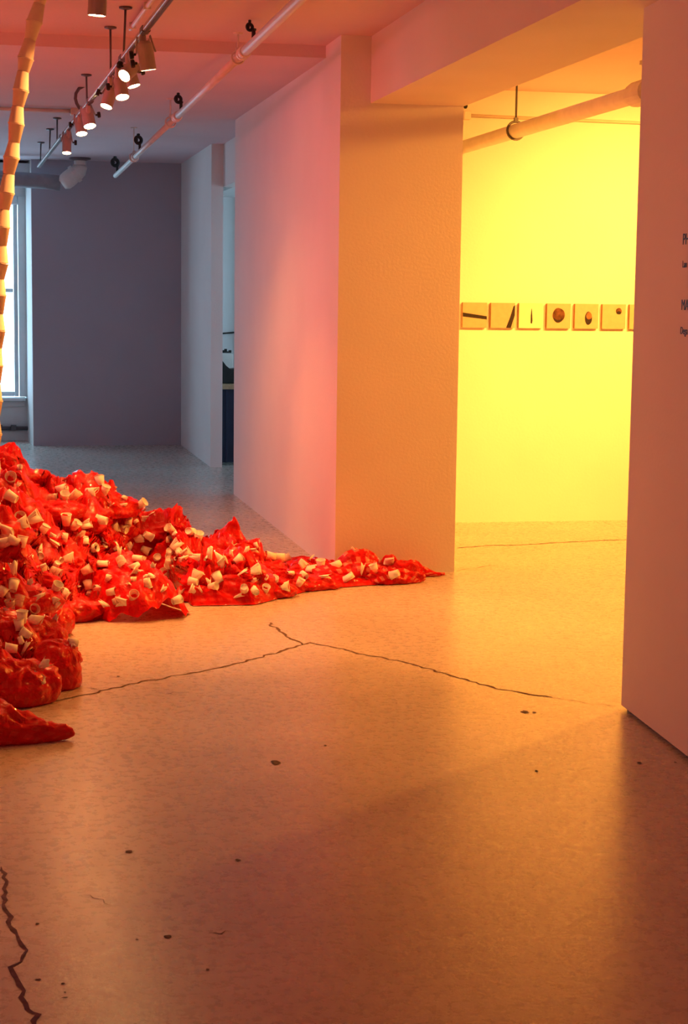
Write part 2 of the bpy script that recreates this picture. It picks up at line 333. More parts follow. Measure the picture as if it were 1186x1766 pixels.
# ------------------------------------------------------------------ noise
_rg = np.random.RandomState(11); PERM = np.tile(_rg.permutation(256), 3); GR = _rg.normal(size=(256, 3)); GR /= np.linalg.norm(GR, axis=1)[:, None]
def pn(P):
    i = np.floor(P).astype(int); f = P-i; i &= 255; u = f*f*f*(f*(f*6-15)+10); out = 0
    for dx in (0, 1):
        for dy in (0, 1):
            for dz in (0, 1):
                h = PERM[PERM[PERM[i[:, 0]+dx]+i[:, 1]+dy]+i[:, 2]+dz]
                g = (GR[h]*(f-np.array([dx, dy, dz]))).sum(1)
                out = out + g*np.where(dx, u[:, 0], 1-u[:, 0])*np.where(dy, u[:, 1], 1-u[:, 1])*np.where(dz, u[:, 2], 1-u[:, 2])
    return out*1.5
def ridged(P): return 1-2*np.abs(pn(P))
def crumple(x, y, s=0.0, amp=1.0):
    P = np.stack([x, y, np.full_like(x, s)], 1)
    W = np.stack([pn(P*3+7.3), pn(P*3+19.1), np.zeros_like(x)], 1); Q = P+W*0.14
    W2 = np.stack([pn(Q*9+3.3), pn(Q*9+29.1), np.zeros_like(x)], 1); Q2 = Q+W2*0.045
    B = lambda A: np.abs(pn(A))
    St = np.array([2.4, 5.2, 1.0])
    return amp*(0.06*pn(Q*2.2+1.7)+0.125*(B(Q*St+3)-.2)+0.11*(B(Q*6.5+4)-.2)+0.075*(B(Q2*12+9)-.2)-0.045*(B(Q2*21+13)-.2)-0.022*(B(Q2*41+17)-.2))
def grid_mesh(name, V, nu, nv, UV, m, parent=None):
    idx = np.arange(nu*nv).reshape(nu, nv)
    F = np.stack([idx[:-1, :-1], idx[1:, :-1], idx[1:, 1:], idx[:-1, 1:]], -1).reshape(-1, 4)
    me = bpy.data.meshes.new(name); me.vertices.add(len(V)); me.vertices.foreach_set('co', V.astype(np.float32).ravel())
    me.loops.add(F.size); me.loops.foreach_set('vertex_index', F.astype(np.int32).ravel())
    me.polygons.add(len(F)); me.polygons.foreach_set('loop_start', np.arange(0, F.size, 4, dtype=np.int32))
    me.update(calc_edges=True)
    uv = me.uv_layers.new(name='sheet'); uv.data.foreach_set('uv', UV[F.ravel()].astype(np.float32).ravel())
    o = link(name, me, m, parent, smooth=True); return o, F
BVH = []

# ------------------------------------------------------------------ the heap of red plastic
bf = sorted([tuple(onz(x, y, 0)[:2]) for x, y in [(0,1235), (60,1195), (75,1150), (75,1110), (120,1080), (165,1062), (180,1040), (215,1008), (250,1000), (296,1006), (330,1046), (440,1044), (540,1018), (640,1010), (700,1006), (742,994)]])
bfx = [-3.0, -1.2] + [p[0] for p in bf] + [2.9]; bfy = [6.4, 6.1] + [p[1] for p in bf] + [9.76]
def Yf(x): return np.interp(x, bfx, bfy)
def Yc(x): return np.interp(x, [-3, 0, 0.9, 1.35, 1.75, 2.05, 2.8], [9.3, 9.5, 9.95, 10.1, 9.8, 9.62, 9.78])
def Yb(x): return np.interp(x, [-3, 0.2, 1.2, 1.8, 1.96, 2.06, 2.5, 2.8], [10.9, 10.9, 11.0, 10.7, 10.2, 9.84, 9.835, 9.83])
sil = [(0,790), (20,795), (35,822), (60,835), (130,835), (200,858), (250,882), (300,893), (330,912), (400,934), (470,962), (550,968), (610,972), (700,980), (745,992)]
hx, hh = [], []
for x, y in sil:
    X = 0.5
    for _ in range(6): P = ony(x, y, float(Yc(X))); X = P[0]
    hx.append(P[0]); hh.append(max(P[2]-.05*min(1, P[2]/.25), 0.02))
hx = [-3, -1.5, -0.6] + hx + [2.75]; hh = [0.2, 0.75, 0.85] + hh + [0.01]
def Hc(x): return np.interp(x, hx, hh)
xs = np.concatenate([np.arange(-2.2, -0.5, 0.05), np.arange(-0.5, 2.64, 0.0095)]); nv = 430
vv = np.linspace(0, 1, nv)**1.0
XX, VV = np.meshgrid(xs, vv, indexing='ij'); XX = XX.ravel(); VV = VV.ravel()
yf, yc, yb = Yf(XX), Yc(XX), Yb(XX); YY = yf+(yb-yf)*VV
d = YY-yf; t = np.clip(d/(yc-yf), 0, 1); tb = np.clip((yb-YY)/(yb-yc+1e-6), 0, 1); H = Hc(XX)
edge = np.minimum(.11, H*.8)*(1-np.exp(-d/.06))
h = np.where(YY < yc, edge+(H-np.minimum(.11, H*.8))*(t*t*(3-2*t)*.55+t*.45), H*(tb*tb*(3-2*tb)))
msk = np.clip(np.minimum(d/.12, (yb-YY)/.12), 0, 1)*np.clip(H/.16, .28, 1)
cr = crumple(XX, YY)
Z = np.maximum(h+cr*msk, .004+.004*np.abs(cr))
P3 = np.stack([XX, YY, Z], 1)
dx = 0.055*pn(P3*7+5)+0.02*pn(P3*19+11); dy = 0.045*pn(P3*7+25)+0.02*pn(P3*19+31)-0.75*np.maximum(cr, -.02)
V = np.stack([np.where(XX+dx*msk > 1.985, np.where(YY > 9.8, np.minimum(XX+dx*msk, 1.985), XX+dx*msk), XX+dx*msk), np.where(XX > 1.98, np.minimum(YY+dy*msk, 9.838), YY+dy*msk), Z], 1)
UV = np.stack([XX*1.25+0.10*pn(P3*2), YY*1.25+Z+0.10*pn(P3*2+9)], 1)
heap, F = grid_mesh('plastic_sheet_heap', V, len(xs), nv, UV, M['plastic'])
tag(heap, 'large crumpled heap of red checked plastic sheeting spread across the gallery floor', 'plastic heap')
BVH.append(BVHTree.FromPolygons([tuple(v) for v in V], [tuple(f) for f in F]))
ZI = Z.reshape(len(xs), nv)
def cast(px, py):
    d = ray(px, py); dv = Vector(d).normalized(); best = None
    for b in BVH:
        loc, nor, _, dist = b.ray_cast(Vector(O), dv)
        if loc is not None and (best is None or dist < best[2]): best = (loc, nor, dist)
    return best
def drop(x, y):
    loc = BVH[0].ray_cast(Vector((x, y, 3)), Vector((0, 0, -1)))[0]
    return loc.z if loc is not None else 0.0

def sheet(name, cen, size, rot, seed, lift, parent=None, n=22, follow=True, tip=0.0, m='plastic', ymax=9.83, wob=1.0):
    """a crumpled puff of sheeting: a cap whose edge tucks back under itself, creased all over"""
    k = 2*n+8; R_, A = np.meshgrid(np.linspace(0.0, 1, n), np.linspace(0, 2*PI, k), indexing='ij'); R_ = R_.ravel(); A = A.ravel()
    ph = R_*math.radians(118); lx0, ly0 = np.sin(ph)*np.cos(A), np.sin(ph)*np.sin(A); zz = (np.cos(ph)-math.cos(math.radians(118)))/(1-math.cos(math.radians(118)))
    tp = 1-tip*np.clip(lx0*.5+.5, 0, 1); lx = lx0*size[0]*(1+.35*tip*np.clip(lx0, 0, 1)); ly = ly0*size[1]*tp; z = zz*lift*(1-tip*.85*np.clip(lx0*.5+.5, 0, 1))
    P = np.stack([lx, ly, z+seed*3.17], 1); nrm = np.stack([lx0, ly0, np.cos(ph)], 1); g = min(size)
    W = np.stack([pn(P*7+3), pn(P*7+23), pn(P*7+43)], 1); Q = P+W*.03
    dsp = wob*(.30*g*pn(P*(.55/g)+5)+.42*g*(np.abs(pn(Q*(1.0/g)+9))-.2)-.055*(np.abs(pn(Q*12+2))-.2)-.040*(np.abs(pn(Q*25+7))-.2))
    D = nrm*dsp[:, None]*np.clip(.35+zz, 0, 1)[:, None]
    c, sn = math.cos(rot), math.sin(rot); X0, Y0 = lx+D[:, 0], ly+D[:, 1]
    X = cen[0]+X0*c-Y0*sn; Y = cen[1]+X0*sn+Y0*c
    if follow:
        base = np.array([drop(a, b) for a, b in zip(X, Y)]); base = np.clip(base, np.median(base)-.06, np.median(base)+.08)-.03
    else: base = np.zeros_like(X)
    Zz = np.maximum(base+z+D[:, 2]*.8, .004)
    over = np.max(np.where(X > 1.95, Y, 0))-ymax
    if over > 0: Y = Y-over
    V = np.stack([X, Y, Zz], 1); UV = np.stack([R_*np.cos(A)*size[0]*1.7+seed, R_*np.sin(A)*size[1]*1.7], 1)
    o, F = grid_mesh(name, V, n, k, UV, M[m], parent)
    BVH.append(BVHTree.FromPolygons([tuple(v) for v in V], [tuple(f) for f in F])); return o
rnd = random.Random(5); cnt = 0
while cnt < 64:
    x = rnd.uniform(-0.25, 2.35); y = rnd.uniform(6.3, 10.4)
    if not (Yf(x)+.10 < y < Yc(x)+.15): continue
    low = Hc(x) < .22; q = rnd.uniform(.05, .15)*(0.7 if low else 1); cnt += 1
    sheet('plastic_fold', (x, y), (q*rnd.uniform(1.0, 2.0), q), rnd.uniform(-.5, .5), 10+cnt, q*rnd.uniform(.7, 1.1), heap, 20)

def lobe(px, size, rot, seed, lift, label, n=40, follow=False, tip=0.0, m='plastic', wob=.7):
    c = onz(*px, 0); o = sheet('plastic_sheet', (c[0], c[1]), size, rot, seed, lift, None, n, follow, tip, m, 9.80, wob)
    return tag(o, label, 'plastic sheet', 'loose red plastic sheets around the heap')
lobe((-8,1280), (.21, .15), -.05, 101, .24, 'red plastic sheet lying nearest the viewer, its thin tip pointing right', tip=.85)
lobe((18,1212), (.19, .13), .0, 111, .17, 'crumpled red plastic sheet between the pointed sheet and the rounded puff')
lobe((97,1185), (.105, .10), .1, 102, .20, 'rounded puff of red plastic at the near left, beside the start of a floor crack', wob=.45)
lobe((55,1165), (.17, .14), .0, 112, .25, 'red plastic sheet heaped behind the rounded puff at the near left')
lobe((62,1095), (.18, .15), .1, 103, .19, 'smooth bulging red plastic sheet curling round under two short cups at left', wob=.5)
lobe((118,1070), (.17, .12), .2, 104, .15, 'low red plastic sheet with frayed right end left of the dark hollow', tip=.4)
lobe((612,992), (.135, .085), .05, 105, .17, 'domed red and white checked sheet bunched against the foot of the orange wall', m='gingham', wob=.35)
lobe((610,1003), (.24, .09), .02, 113, .11, 'low checked red sheet lying in front of the domed one', m='gingham')
lobe((672,988), (.22, .085), -.12, 106, .13, 'flat checked red sheet tapering to the far right tip of the heap', tip=.8, m='gingham', wob=.5)
lobe((680,1006), (.17, .07), .05, 114, .10, 'small checked red sheet on the floor below the tapering one', tip=.3, m='gingham')
lobe((515,1018), (.22, .12), .05, 107, .12, 'red plastic flap ending in a blunt point right of the three upturned cups', tip=.6)
lobe((380,1035), (.24, .10), .0, 108, .11, 'low red plastic border right of the dark hollow at the front')
lobe((450,1030), (.20, .09), .05, 115, .09, 'low red plastic border under the three upturned cups')
# horn shaped fold standing up at the back
def horn():
    c = np.array([ony(382, 940, 9.85)[0], 9.85]); n, k = 40, 24; V = []; UVs = []
    for i in range(n):
        a = i/(n-1)
        for j in range(k):
            tt = 2*PI*j/(k-1); r = .135*(1-a)**.8*(1+.25*math.sin(3*tt+2*a))+.004
            V.append((c[0]+r*1.25*math.cos(tt)+.065*a, c[1]+.6*r*math.sin(tt), .02+a*.33)); UVs.append((tt*.09, a*.4))
    V = np.array(V); V[:, 0] += .030*pn(V*10)+.012*pn(V*25); V[:, 2] += .016*pn(V*17+6); V[:, 1] += .03*pn(V*12+16)
    o, F = grid_mesh('plastic_sheet', V, n, k, np.array(UVs), M['plastic'])
    BVH.append(BVHTree.FromPolygons([tuple(v) for v in V], [tuple(f) for f in F]))
    tag(o, 'red plastic sheet pulled up into a standing horn behind the heap', 'plastic sheet', 'loose red plastic sheets around the heap')
horn()
# lifted lip with a dark hollow under it
def lip():
    a, b = onz(188, 1074, 0), onz(332, 1060, 0); n, k = 70, 40; V = []; UVs = []
    dirv = (b-a); back = np.array([-dirv[1], dirv[0], 0])/np.linalg.norm(dirv[:2])
    for i in range(n):
        s = i/(n-1); ez = .125*math.sin(PI*np.clip((s-.08)/.78, 0, 1))**.8*(.75+.25*math.sin(9*s+1))*(1-.5*math.exp(-((s-.28)/.09)**2))
        for j in range(k):
            t = j/(k-1); p = a+dirv*s+back*(t*.46-.09*math.sin(PI*s)*(1-t)**2+.02*math.sin(14*s)*(1-t))
            z = ez+(.19*(1-math.exp(-t*5))*max(0, math.sin(PI*s))**.45) + .015*math.sin(22*s+5*t)*(1-t)
            V.append((p[0], p[1], max(.004, z))); UVs.append((s*.6, t*.5))
    V = np.array(V); V[:, 2] += .03*(np.abs(pn(V*11))+np.abs(pn(V*22)))*np.clip(V[:, 2]/.1, 0, 1); V[:, 1] += .02*pn(V*12+3); V[:, 2] = np.maximum(V[:, 2], .004)
    o, F = grid_mesh('plastic_sheet', V, n, k, np.array(UVs), M['plastic'])
    BVH.append(BVHTree.FromPolygons([tuple(v) for v in V], [tuple(f) for f in F]))
    tag(o, 'red plastic sheet whose front lip lifts over a dark hollow', 'plastic sheet', 'loose red plastic sheets around the heap')
lip()

# ------------------------------------------------------------------ paper cups
CR, CB, CH = 0.0355, 0.0255, 0.077
def cup_body(kind, seed=0, seg=18):
    rnd = random.Random(seed); bm = bmesh.new()
    prof = [(0, .006), (CB-.002, .006), (CB-.0015, 0), (CB, 0), (CR-.001, CH-.004), (CR-.0018, CH-.004), (CB-.002, .009), (0, .009)]
    if kind == 'clear': prof = [(0, .002), (CB, .002), (CB+.002, .012), (CB+.0035, .03), (CB+.003, .032), (CR-.003, .055), (CR-.004, .057), (CR-.001, CH-.004), (CR-.0022, CH-.004), (CB+.001, .006), (0, .005)]
    if kind == 'piece':
        a0, a1, n = -1.05, 1.05, 12; rows = []
        for sgn in (0, 1):
            for r, z in ((CB, 0), (CB+.005, CH*.5), (CR, CH)):
                rows.append([bm.verts.new(((r-sgn*.0012)*math.cos(t*(1+.25*(z/CH)))*1.1, (r-sgn*.0012)*math.sin(t*(.55+.6*z/CH)), z+.012*math.sin(5*t+seed))) for t in (a0+(a1-a0)*k/(n-1) for k in range(n))])
        for A, B in ((0, 1), (1, 2), (3, 4), (4, 5), (0, 3), (2, 5)):
            for k in range(n-1): bm.faces.new((rows[A][k], rows[A][k+1], rows[B][k+1], rows[B][k]))
    else: add_lathe(bm, prof, (0, 0, 0), (0, 0, 1), seg)
    if kind == 'crushed':
        ph = rnd.uniform(0, 6)
        for v in bm.verts:
            f = v.co.z/CH; v.co.x *= (1-.62*f); v.co.y *= 1+.28*f
            v.co.x += .014*f*math.sin(v.co.y*60+ph); v.co.z += .010*math.sin(v.co.y*45+ph)
    return bm
def cup_rim(kind, seg=18):
    bm = bmesh.new(); add_torus(bm, (0, 0, CH-.0035), (0, 0, 1), CR-.0004, .0021, seg, 6)
    if kind == 'crushed':
        for v in bm.verts: v.co.x = v.co.x*.38+.014*math.sin(v.co.y*60); v.co.y *= 1.28
    return bm
PROTO = {}
def cup_meshes(kind, var):
    key = (kind, var)
    if key not in PROTO:
        ms = []
        for nm, b in (('cup_body', cup_body(kind, var)), ('cup_rim', cup_rim(kind) if kind != 'piece' else None)):
            if b is None: ms.append(None); continue
            bmesh.ops.translate(b, verts=b.verts, vec=(0, 0, -CH/2)); bmesh.ops.recalc_face_normals(b, faces=b.faces)
            me = bpy.data.meshes.new(nm); b.to_mesh(me); b.free(); me.materials.append(M['clear'] if kind == 'clear' else M['paper'])
            me.polygons.foreach_set('use_smooth', [True]*len(me.polygons)); ms.append(me)
        PROTO[key] = ms
    return PROTO[key]
def place_cup(px, py, kind, ang, tilt, scale=1.0, sink=0.35, var=0, rim=True):
    hit = cast(px, py)
    if hit is None: return None
    if kind == 'cup' and tilt >= 50: tilt = -tilt; ang += 180     # base towards the viewer
    loc, nor, dist = hit; th, tt = math.radians(ang), math.radians(tilt); vd = ray(px, py); vd = vd/np.linalg.norm(vd)
    ax = math.cos(tt)*(math.cos(th)*RT+math.sin(th)*UP)-math.sin(tt)*vd; ax = Vector(ax).normalized()
    q = ax.to_track_quat('Z', 'Y') @ Matrix.Rotation(random.uniform(0, 6.28), 3, 'Z').to_quaternion()
    pos = loc - Vector(vd)*(CR*scale*(1-2*sink)) + Vector((0, 0, .006))
    low = pos.z - (abs(ax.z)*CH/2+CR*math.sqrt(max(0, 1-ax.z**2)))*scale
    if low < 0.003: pos.z += .003-low
    bme, rme = cup_meshes(kind, var)
    o = bpy.data.objects.new({'piece': 'torn_cup', 'clear': 'clear_cup'}.get(kind, 'paper_cup'), bme); C.objects.link(o); o.location = pos; o.rotation_mode = 'QUATERNION'; o.rotation_quaternion = q; o.scale = (scale,)*3
    if rme is not None and rim:
        r = bpy.data.objects.new('cup_rim', rme); C.objects.link(r); r.parent = o
    return o
W_, K_, X_, G_ = 'cup', 'crushed', 'piece', 'clear'
CUPS = [(294,915,W_,140,40),(328,919,W_,150,65),(342,928,W_,80,30),(256,926,W_,-30,-25),(239,931,K_,20,10),(221,902,W_,90,-40),(221,947,X_,80,0),(252,951,W_,-25,10),
 (271,963,W_,60,80),(293,956,W_,95,55),(292,971,W_,90,50),(285,992,G_,120,45),(234,992,X_,40,10),(254,1008,W_,-80,-10),(321,956,K_,30,0),(338,964,X_,-10,0),(383,973,K_,30,0),(411,967,W_,40,-20),(375,965,K_,160,0),
 (339,995,K_,60,10),(333,1005,W_,170,-15),(376,999,W_,120,-20),(367,1013,W_,10,30),(377,1018,X_,80,0),(357,1009,X_,100,0),(421,1017,W_,95,70),(439,1021,W_,-40,55),(458,1018,W_,75,45),(410,1026,X_,20,0),
 (466,961,W_,170,20),(481,963,W_,-10,-20),(492,965,W_,20,-10),(305,1037,W_,20,-30),(208,1040,K_,170,0),(395,942,X_,50,0),(362,954,K_,80,0),(491,1014,K_,10,0),
 (579,977,W_,-150,20),(620,982,X_,80,0),(645,982,W_,110,10),(670,970,K_,0,0),(680,992,W_,-160,-20),(517,1006,W_,60,10),(536,983,K_,0,10),(522,976,K_,-50,0),(553,975,W_,90,20),
 (19,827,G_,100,70),(105,845,W_,10,0),(159,849,K_,0,20),(172,832,W_,100,-20),(181,847,W_,70,20),(244,871,W_,35,20),(20,859,W_,150,-10),(91,860,G_,0,0),(111,859,W_,80,40),(129,856,K_,40,0),(35,897,G_,90,50),(39,905,K_,20,0),
 (114,898,W_,90,20),(175,899,W_,170,-10),(150,907,K_,20,0),(130,908,W_,50,20),(197,912,K_,20,10),(212,913,W_,-20,20),(139,928,X_,30,0),(92,942,X_,-35,0),(160,948,W_,20,25),(66,950,W_,100,-20),(8,938,W_,200,-20),(23,935,W_,160,10),(38,936,W_,80,0),(10,918,K_,170,0),(200,957,X_,90,0),
 (68,961,W_,0,80),(21,983,X_,95,0),(23,1012,W_,80,-30),(4,1023,W_,60,-10),(33,1039,G_,80,-20),(18,1046,G_,100,20),(57,1055,G_,40,55),(38,1066,W_,90,10),(33,1080,W_,95,0),(45,1096,W_,150,-10),(19,1121,W_,175,10),(48,1124,X_,60,0),
 (97,1016,W_,60,30),(126,1009,X_,20,0),(152,1012,W_,100,-20),(96,988,G_,-30,10),(118,966,K_,10,0),(177,1046,X_,-40,10),(202,1038,G_,20,0),(230,1030,G_,70,60),(62,1073,K_,-20,0),(210,971,G_,-60,20),(72,982,K_,20,0),(192,1023,W_,10,10),(111,1027,K_,60,0),
 (76,1149,X_,40,0),(71,1167,X_,-40,0),(150,985,W_,30,0),(180,975,K_,0,0),(60,895,K_,30,0),(75,915,W_,60,10),(240,965,K_,0,0),(305,940,K_,45,0),(440,985,K_,20,0),(420,995,X_,30,0),(560,1000,X_,0,0),(600,998,K_,30,0)]
def region(x, y):
    if x > 560: return 'beside the orange wall'
    if x > 400: return 'on the low right end'
    if y > 1060: return 'on the near left slope'
    if x < 130 and y > 965: return 'at the far left edge'
    if y < 880: return 'along the top ridge'
    if y < 945: return 'just below the ridge' if x < 230 else 'below the standing horn'
    if x > 300: return 'around the middle front'
    return 'left of the middle front' if x < 215 else 'above the dark hollow'
def words(kind, ang, tilt):
    if kind == X_: return 'torn curved strip of white cup'
    if kind == G_: return 'clear ribbed plastic cup'
    if kind == K_: return 'crushed white paper cup'
    if tilt > 50: return 'white paper cup, base to viewer'
    a = ang % 360
    if 60 <= a <= 120: return 'upright white paper cup'
    if 240 <= a <= 300: return 'upturned white paper cup'
    return 'white paper cup, mouth right' if a < 60 or a > 300 else 'white paper cup, mouth left'
ORD = ['first', 'second', 'third', 'fourth', 'fifth', 'sixth', 'seventh', 'eighth', 'ninth', 'tenth', 'eleventh', 'twelfth', 'thirteenth', 'fourteenth', 'fifteenth', 'sixteenth', 'seventeenth', 'eighteenth', 'nineteenth', 'twentieth']
placed = []
for i, (x, y, k, a, t) in enumerate(CUPS):
    o = place_cup(x, y, k, a, t, random.uniform(.70, .82)*(.86 if y > 1000 else 1), .34 if k != K_ else .36, i % 3)
    if o: placed.append((o, x, words(k, a, t), region(x, y)))
rnd = random.Random(21); n = 0; tries = 0
while n < 80 and tries < 3000:
    tries += 1; x = rnd.uniform(-25, 700); y = rnd.uniform(800, 1120)
    if any(abs(p[1]-x) < 10 and abs(CUPS[i][1]-y) < 8 for i, p in enumerate(placed[:len(CUPS)])): continue
    if x > 560 and rnd.random() < .7: continue
    hit = cast(x, y)
    if hit is None or hit[0].z < .05 or hit[0].y > 10.3: continue
    if y > 1060 and rnd.random() < .6: continue
    o = place_cup(x, y, rnd.choice([K_, X_, X_, K_, W_]), rnd.uniform(0, 360), rnd.uniform(-30, 50), rnd.uniform(.42, .62), .60, rnd.randrange(3), False)
    placed.append((o, x, 'tiny half-buried white cup scrap', region(x, y))); n += 1

fam = {}
for p in placed: fam.setdefault((p[2], p[3]), []).append(p)
for (wd, rg), ps in fam.items():
    ps.sort(key=lambda p: p[1])
    for n, p in enumerate(ps):
        lab = wd+' '+rg if len(ps) == 1 else wd+', '+(ORD[n]+' from left ' if n < (len(ps)+1)//2 else ORD[len(ps)-1-n]+' from right ')+rg
        tag(p[0], lab, 'cup', 'cups scattered over the red heap')
# column of cups -----------------------------------------------------------
COLY = 7.8
node = [(59,38),(52,69),(44,101),(40,124),(36,156),(31,184),(28,214),(24,246),(20,272),(15,301),(11,333),(7,362),(4,392),(2.5,424),(1.5,454),(-2,481),(-3,509),(-4,541),(-4,570),(-6,600),(-8,630),(-8.5,660),(-9,691),(-10,720),(-10,749),(-11,779),(-12,808),(-12,838),(-13,868),(-13,898)]
up = [(76-7.6*0, 8)]
pts = [ony(x, y, COLY) for x, y in node]
top = []
q = pts[0].copy(); dirx = 0.021
while q[2] < HN-0.085:
    q = q+np.array([dirx, 0, .0765]); dirx *= .93; top.append(q.copy())
pts = top[::-1]+pts
nt_ = len(top)
col = empty('cup_column', (float(pts[-1][0]), COLY, float(pts[-1][2])))
tag(col, 'tall wavering column of paper cups stacked end to end from heap to ceiling', 'cup column')
for i in range(len(pts)-1):
    a, b = Vector(pts[i]), Vector(pts[i+1])
    wide_at_a = ((i-nt_) % 2 == 0)           # node 0 of the measured list is a rim joint
    base, mouth = (b, a) if wide_at_a else (a, b)
    ax = (mouth-base); L_ = ax.length; ax.normalize()
    bm = bmesh.new()
    prof = [(0, .004), (.0235, .004), (.0235, 0), (.0245, 0), (.0335, L_-.005), (.0355, L_-.004), (.0362, L_-.001), (.0345, L_+.0005), (.0322, L_-.004), (.0225, .008), (0, .008)]
    off = Vector((random.uniform(-.0012, .0012), random.uniform(-.0012, .0012), 0))
    add_lathe(bm, prof, base+off, ax, 22)
    put(obj('paper_cup', bm, M['paper'], None, True), col)

# ------------------------------------------------------------------ lighting track
def bar(bm, a, b, w_, h_):
    a, b = Vector(a), Vector(b); d_ = (b-a).normalized(); s = d_.cross(Vector((0, 0, 1))).normalized(); u_ = s.cross(d_)
    vs = [bm.verts.new(p+s*sx*w_/2+u_*sz*h_/2) for p in (a, b) for sx, sz in ((-1, -1), (1, -1), (1, 1), (-1, 1))]
    for f in ((3,2,1,0),(4,5,6,7),(0,1,5,4),(1,2,6,5),(2,3,7,6),(3,0,4,7)): bm.faces.new([vs[i] for i in f])
def ceil_z(Y): return HN if Y < STEP else HF
rodpx = [((220,12), 88), ((190,46), 127), ((148,128), 181), ((99,203), 245), ((88,222), 259), ((72,245), 280)]
tops = []
for (x, y), yt in rodpx:
    P = onz(x, y, HN);
    if P[1] > STEP: P = onz(x, y, HF)
    tops.append((P, ony(x, yt, float(P[1]))))
far = ony(67, 287, 16.9); near = ony(290, 0, 7.45)
TD = (far-near)/(far[1]-near[1])
trk0 = near+TD*(5.2-near[1]); trk1 = far
def trk(Y): return near+TD*(Y-near[1])
def trk_px(x):
    lo, hi = 5.0, 16.9
    for _ in range(50):
        m_ = (lo+hi)/2; P = trk(m_)-O; xx = 593+FPX*(P@RT)/(P@FW)
        if xx > x: lo = m_
        else: hi = m_
    return m_
track = empty('light_track', tuple(trk(10.0)))
tag(track, 'long pale lighting track hung from the ceiling on thin rods', 'light track')
bm = bmesh.new(); bar(bm, trk0, trk1, .034, .022); put(obj('track_bar', bm, M['lamp_metal'], bevel=.003), track)
bm = bmesh.new(); bar(bm, trk0-np.array([0, 0, .013]), trk1-np.array([0, 0, .013]), .014, .008); put(obj('track_slot', bm, M['dark_metal']), track)
for P, Q in tops:
    Q = trk(float(P[1])); P = np.array([Q[0]+(P[0]-Q[0])*.5, P[1], ceil_z(P[1])])
    put(tube('hanger_rod', [P, (Q[0], Q[1], Q[2]+.01)], .006, M['dark_metal'], seg=8), track)
    bm = bmesh.new(); add_lathe(bm, [(0, 0), (.034, 0), (.034, -.008), (.012, -.014), (0, -.014)], P-np.array([0, 0, .001]), (0, 0, 1), 14); put(obj('ceiling_plate', bm, M['dark_metal'], smooth=False), track)
for x in (250, 212, 155, 107): # joiners
    q = trk(trk_px(x)); bm = bmesh.new(); bar(bm, q-TD*.05, q+TD*.05, .040, .028); put(obj('track_joiner', bm, M['dark_metal'], bevel=.002), track)

def lamp(px_att, mouth, Y, axis, R_, L_, label, knobs=1, side=1, power=120, on_track=True, cone=70):
    """track lamp: adapter, yoke, cylinder, knob(s), glowing mouth"""
    R_, L_ = R_*Y/FPX, L_*Y/FPX     # sizes were measured in the photograph
    mo = Vector(ony(*mouth, Y)); ax = Vector(axis).normalized(); back = mo-ax*L_
    at_ = Vector(trk(Y)) if on_track else Vector((mo.x, mo.y, mo.z+L_+.10))
    root = empty('track_lamp', tuple(at_)); tag(root, label, 'track lamp', 'spot lamps on the lighting track')
    bm = bmesh.new(); add_lathe(bm, [(0, 0), (R_*.55, 0), (R_*.92, L_*.10), (R_, L_*.22), (R_, L_), (R_*.93, L_), (R_*.93, L_*.80), (0, L_*.80)], back, ax, 24)
    housing = put(obj('lamp_housing', bm, M['lamp_metal'], smooth=False), root)
    bm = bmesh.new(); add_lathe(bm, [(0, L_*.86), (R_*.92, L_*.86), (R_*.92, L_*.97), (R_*.5, L_*.94), (0, L_*.93)], back, ax, 20); put(obj('lamp_bulb', bm, M['bulb'], smooth=True), housing)
    bm = bmesh.new(); add_lathe(bm, [(0, 0), (.016, 0), (.016, -.045), (.010, -.06), (0, -.06)], at_-Vector((0, 0, .008)), (0, 0, 1), 12); put(obj('track_adapter', bm, M['lamp_metal']), root)
    stem_end = at_-Vector((0, 0, .065)); sx = ax.cross(Vector((0, 1, 0))); sx = Vector((1, 0, 0)) if sx.length < .3 else (Vector((1, 0, 0))-ax*ax.x).normalized()
    piv = back+ax*L_*.42
    for s_ in (-1, 1):
        p1 = piv+sx*s_*(R_+.008); p0 = back-ax*.022+sx*s_*(R_*.8)
        put(tube('yoke_arm', [stem_end+sx*s_*.004, (stem_end+p0)/2+sx*s_*.012, p0, p1], .0045, M['lamp_metal'], seg=8), root)
    for k in range(knobs):
        p = piv+ax*L_*(.0 if k == 0 else .30)+sx*side*(R_+.010)
        bm = bmesh.new(); add_lathe(bm, [(0, 0), (.006, 0), (.006, .010), (.018, .012), (.020, .020), (.018, .030), (0, .031)], p, sx*side, 10); put(obj('knob', bm, M['black'], smooth=False), root)
    s = spot('spot_lamp', tuple(mo+ax*.012), tuple(mo+ax), power, AMBER, cone, .8, R_*.8); put(s, root); s.rotation_euler = ax.to_track_quat('-Z', 'Y').to_euler()
    return root
def Yt(x): return trk_px(x)
GL = 135
lamp(None, (167,27), 6.4, (-.05, .06, -1), 15.5, 55, 'spot lamp apart from the row, its mouth just showing at the top edge', 1, -1, 22, False)
lamp(None, (256,121), Yt(246), (.16, .07, -1), 13.5, 48, 'nearest spot lamp on the track, tilted right with two black knobs', 2, -1, GL)
lamp(None, (214,131), Yt(226), (-.75, -.80, -.75), 11.5, 38, 'spot lamp on the track turned left, its mouth a tall glowing oval', 1, -1, GL)
lamp(None, (231,149), Yt(221), (.30, -.16, -1), 11, 36, 'spot lamp on the track aimed down right, below the tall glowing oval', 1, 1, GL*1.3)
lamp(None, (211,168), Yt(203), (.12, -.42, -1), 11.5, 37, 'spot lamp left of the pair, mouth facing down towards viewer', 1, -1, GL)
lamp(None, (183,184), Yt(190), (-.34, -.30, -1), 10.5, 34, 'spot lamp in mid track, tilted down to the left', 1, -1, GL)
